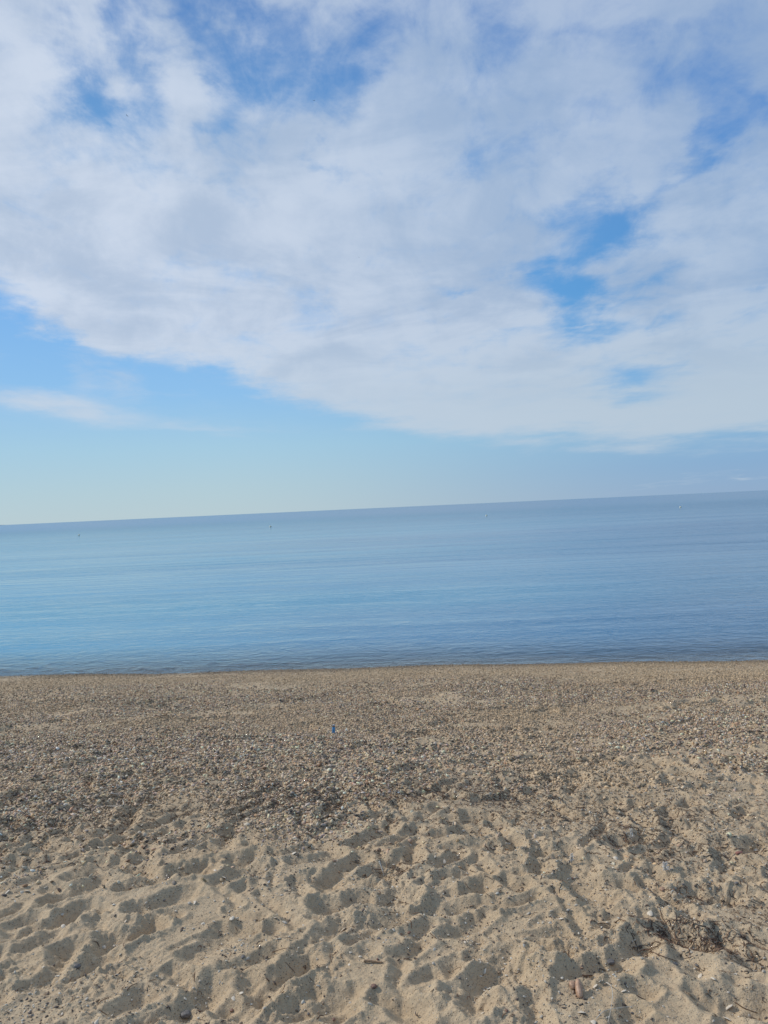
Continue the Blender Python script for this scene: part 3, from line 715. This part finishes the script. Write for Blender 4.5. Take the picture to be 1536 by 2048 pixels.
stem([(728, 1924), (745, 1926), (765, 1927)], .0042, M_wood, 'driftwood_stick', 'thick tan driftwood piece on the crest of sand at the bottom middle', 'driftwood', [.002, .003, .001])
stem([(759, 1733), (764, 1743), (768, 1753)], .0032, M_pale, 'driftwood_stick', 'short pale stick leaning in a round footprint near the middle', 'driftwood', [.02, .01, .0])
stem([(773, 1733), (774, 1748)], .0018, M_wood, 'driftwood_stick', 'thin brown stick beside the short pale one in the round footprint', 'driftwood', [.02, 0])
stem([(814, 1738), (815, 1757)], .0014, M_wood, 'driftwood_stick', 'thin upright brown straw right of the round footprint', 'driftwood', [.02, 0])
stem([(1165, 1952), (1173, 1954), (1185, 1953)], .0032, M_twig, 'twig', 'short thick dark twig above the orange shell', 'twig', [0, .002, .001])
TW = [((775,1812),(790,1800),(795,1795)),((798,1805),(812,1808),(826,1811)),((779,1828),(788,1828),(798,1827)),((860,1868),(872,1877),(890,1886)),((1298,1667),(1320,1672),(1345,1669)),
 ((1310,1660),(1330,1664)),((1232,1650),(1262,1656),(1290,1655)),((1270,1640),(1300,1645),(1330,1643)),((635,2040),(640,2036),(647,2035)),((1230,1846),(1240,1840),(1250,1835)),
 ((1195,1850),(1205,1850),(1215,1849)),((108,1672),(118,1670),(128,1671)),((90,1655),(120,1653),(150,1650)),((340,1640),(360,1632),(385,1628)),((560,1600),(600,1590),(640,1584)),((720,1600),(745,1592),(760,1588)),
 ((620,1605),(650,1612),(680,1618)),((300,1628),(330,1626),(360,1622)),((1150,1640),(1170,1636)),((1350,1640),(1380,1633),(1400,1630)),((1300,1905),(1330,1918),(1355,1923)),((1120,1770),(1122,1760)),((660,1910),(663,1925)),
 ((545,1905),(570,1900),(585,1900)),((255,1983),(262,1975),(275,1970)),((620,1960),(625,1964)),((1495,1862),(1510,1880),(1530,1892)),((1470,2005),(1490,2018),(1515,2027)),((870,1650),(900,1646),(940,1645)),((940,1742),(970,1752),(985,1762)),
 ((830,1575),(850,1568)),((150,1500),(180,1496),(210,1500)),((970,1365),(985,1362),(1000,1363)),((480,1640),(500,1633),(520,1630)),((1410,1380),(1440,1376),(1480,1374)),((1100,1350),(1130,1352))]
for j, pts_ in enumerate(TW):
    h, v = zone(*pts_[0])
    w_ = 'long thin dark twig' if abs(pts_[-1][0] - pts_[0][0]) > 30 else 'short thin dark twig'
    stem(list(pts_), random.uniform(.0011, .0020), M_twig, 'twig', f'{w_} {v}, {h}', 'twig', [random.uniform(0, .006) for _ in pts_], f'{w_}s {v}, {h}')

# white downy feathers stuck in the sand
M_feather = plain('white_down', (.78, .76, .70), .8, .1, 200)
def feather(px, py, size, spread, label, seed, lean=0.0):
    r_ = random.Random(seed); p = on_ground(px, py)
    e = empty('feather', p, 0); tag(e, label, 'feather')
    top = Vector((lean * size, 0, size))
    V, Fs = tube([Vector((0, 0, -.004)), top * .5 + Vector((.002, 0, 0)), top * .95], [.0007, .0006, .0003], 6); bm_obj('shaft', V, Fs, M_pale, e)
    V = []; Fs = []
    for k in range(64):
        t = r_.uniform(.02, .95); b = top * t; s_ = r_.choice((-1, 1)); an = r_.uniform(.35, 1.0) * spread
        L_ = size * r_.uniform(.35, .7) * (1 - t * .5)
        dv = Vector((s_ * math.sin(an), r_.uniform(-.5, .5), math.cos(an))).normalized()
        e2 = b + dv * L_ + Vector((0, 0, -.15 * L_)); md = b + dv * L_ * .55 + Vector((s_ * .0, 0, .06 * L_))
        v_, f_ = tube([b, md, e2], [.0008, .0007, .0002], 3); o_ = len(V); V += v_; Fs += [tuple(i_ + o_ for i_ in f) for f in f_]
    bm_obj('vane', V, Fs, M_feather, e); return e
feather(1332, 1742, .036, 1.35, 'white fluffy feather tuft fanned out on the sand at the right', 3, -.1)
feather(1264, 1682, .050, .45, 'narrow white feather standing upright above the fluffy tuft', 4, -.08)
feather(1143, 1728, .040, .6, 'greyish white feather standing left of the fluffy tuft', 5, .1)

# blue lighter stuck in the gravel
M_blue = plain('blue_plastic', (.08, .26, .44), .35, .15, 60, .5); M_metal, n = new_mat('dull_metal')
out(n, principled(n, (.45, .45, .46), .35, Metallic=.9).outputs[0])
M_black = plain('black_plastic', (.02, .02, .03), .5, .1)
p = on_ground(667, 1467)
lt = empty('lighter', p, R(15)); lt.rotation_euler = (R(-12), R(6), R(15)); tag(lt, 'small bright blue plastic lighter with grey metal top standing in the gravel', 'lighter')
def oval(z0, z1, a, b, ns=16, bev=.0015):
    prof = [(1 - bev / a, z0), (1, z0 + bev), (1, z1 - bev), (1 - bev / a, z1)]
    V = []; Fs = []
    for s_, z in prof:
        for k in range(ns):
            q = 2 * math.pi * k / ns; cx_, sx_ = math.cos(q), math.sin(q)
            V.append((a * s_ * math.copysign(abs(cx_) ** .6, cx_), b * s_ * math.copysign(abs(sx_) ** .6, sx_), z))
    for i_ in range(3):
        for k in range(ns):
            k2 = (k + 1) % ns; Fs.append((i_ * ns + k, i_ * ns + k2, (i_ + 1) * ns + k2, (i_ + 1) * ns + k))
    Fs.append(tuple(range(ns))[::-1]); Fs.append(tuple(3 * ns + k for k in range(ns))); return V, Fs
V, Fs = oval(-.012, .046, .0115, .0065); bm_obj('body', V, Fs, M_blue, lt)
V, Fs = oval(.046, .051, .0108, .006); bm_obj('collar', V, Fs, M_black, lt)
V, Fs = oval(.051, .064, .0085, .0058); V = [(v[0] + .002, v[1], v[2]) for v in V]; bm_obj('hood', V, Fs, M_metal, lt)
V, Fs = tube([Vector((-.006, -.003, .058)), Vector((-.006, .003, .058))], .005, 14); bm_obj('spark_wheel', V, Fs, M_metal, lt)

# buoys
M_buoy = plain('sun_bleached_buoy', (.80, .74, .52), .45, .15, 6); M_rope = plain('wet_rope', (.10, .09, .07), .8, .2)
M_band = plain('weedy_waterline', (.16, .15, .10), .7, .3, 10)
def buoy(px, py, label):
    dd = ray(px, py); t = (SEA - EYE.z) / dd.z; p = EYE + dd * t
    e = empty('mooring_buoy', (p.x, p.y, SEA), random.uniform(0, 6)); tag(e, label, 'buoy', 'mooring buoys in a line off the beach')
    r_ = .135
    V, Fs = lathe([(r_ * math.sin(q), r_ * .35 - r_ * math.cos(q)) for q in np.linspace(R(66), R(172), 12)], 24); bm_obj('float', V, Fs, M_buoy, e)
    V, Fs = lathe([(r_ * math.sin(q) * 1.01, r_ * .35 - r_ * math.cos(q)) for q in np.linspace(R(6), R(66), 6)] , 24); bm_obj('waterline_band', V, Fs, M_band, e)
    V, Fs = lathe([(.03, r_ * 1.3), (.034, r_ * 1.36), (.034, r_ * 1.5), (.02, r_ * 1.56)], 12); bm_obj('cap', V, Fs, M_rope, e)
    return e
buoy(158, 1071, 'small pale yellow buoy far out, leftmost of the four')
buoy(541, 1054, 'small pale buoy far out, second of the four from the left')
buoy(973, 1032, 'small whitish buoy far out, third of the four from the left')
buoy(1361, 1015, 'small pale yellow buoy far out, rightmost of the four')

# a distant point of land just entering the frame at the left
M_land = plain('far_headland', (.10, .13, .10), .9, .3, .01)
ht = []
for i in range(60):
    for j in range(12):
        u = i / 59; v_ = j / 11
        hgt_ = (22 * sstep(np.array(1 - u), 0, .5) + 10 * float(fbm(np.array(u * 9), np.array(v_ * 3), 4, 77))) * math.sin(math.pi * v_) * float(sstep(np.array(1 - u), 0, .06))
        ht.append((-4392 - (1 - u) * 2600, 8600 + 300 * v_, SEA - .5 + max(0, hgt_)))
hl = bm_obj('headland', ht, grid_faces(60, 12), M_land); tag(hl, kind='structure', label='low dark headland on the horizon at the far left')

# birds: small dark swallows high over the beach
M_bird = plain('dark_plumage', (.03, .035, .045), .7, .2)
def bird(px, py, dist, span, head, label, bank=0.0):
    p = EYE + ray(px, py) * dist
    V = []; Fs = []; ns = 10
    body_ = [(-.50, .004, 0), (-.36, .03, 0), (-.20, .07, 0), (0, .10, -.01), (.18, .085, 0), (.27, .05, .01), (.33, .055, .02), (.39, .04, .02), (.43, .012, .015), (.50, .002, .01)]
    for t, r_, z in body_:
        for k in range(ns):
            q = 2 * math.pi * k / ns; V.append((r_ * math.cos(q), t, z + r_ * .85 * math.sin(q)))
    for i_ in range(len(body_) - 1):
        for k in range(ns):
            k2 = (k + 1) % ns; Fs.append((i_ * ns + k, i_ * ns + k2, (i_ + 1) * ns + k2, (i_ + 1) * ns + k))
    Fs.append(tuple(range(ns))[::-1]); Fs.append(tuple((len(body_) - 1) * ns + k for k in range(ns)))
    for s_ in (-1, 1):                            # swept wings, thick at the root, rising to the wrist then drooping
        b0 = len(V); st = [(.05, .16, -.12, .02), (.35, .22, -.06, .10), (.62, .14, -.10, .12), (.85, .0, -.14, .07), (1.08, -.22, -.26, .0)]
        for xx, ya, yb_, zz in st:
            th = .022 * (1.15 - xx); V += [(s_ * xx, ya, zz), (s_ * xx, (ya + yb_) / 2, zz + th), (s_ * xx, yb_, zz), (s_ * xx, (ya + yb_) / 2, zz - th)]
        for i_ in range(4):
            for k in range(4):
                k2 = (k + 1) % 4; f = (b0 + i_ * 4 + k, b0 + i_ * 4 + k2, b0 + (i_ + 1) * 4 + k2, b0 + (i_ + 1) * 4 + k); Fs.append(f)
        Fs.append(tuple(b0 + k for k in range(4))); Fs.append(tuple(b0 + 16 + k for k in range(4)))
    b0 = len(V); V += [(-.03, -.40, 0), (.03, -.40, 0), (.11, -.62, 0), (0, -.55, 0), (-.11, -.62, 0), (0, -.48, .02), (0, -.48, -.02)]
    Fs += [(b0, b0 + 1, b0 + 5), (b0 + 1, b0 + 2, b0 + 5), (b0 + 2, b0 + 3, b0 + 5), (b0 + 3, b0 + 4, b0 + 5), (b0 + 4, b0, b0 + 5),
           (b0 + 1, b0, b0 + 6), (b0 + 2, b0 + 1, b0 + 6), (b0 + 3, b0 + 2, b0 + 6), (b0 + 4, b0 + 3, b0 + 6), (b0, b0 + 4, b0 + 6)]
    o = bm_obj('bird', [(a * span / 2, b * span / 2, c_ * span / 2) for a, b, c_ in V], Fs, M_bird)
    o.location = p; o.rotation_euler = (0, bank, head); tag(o, label, 'bird', 'birds flying high over the sea')
bird(254, 231, 115, .40, R(70), 'tiny dark bird high in the blue gap at upper left', R(25))
bird(628, 201, 120, .44, R(-20), 'tiny dark bird seen sideways high against the pale cloud, top middle', R(12))
bird(718, 515, 190, .40, R(40), 'faint tiny bird in front of the cloud below the other two', R(20))
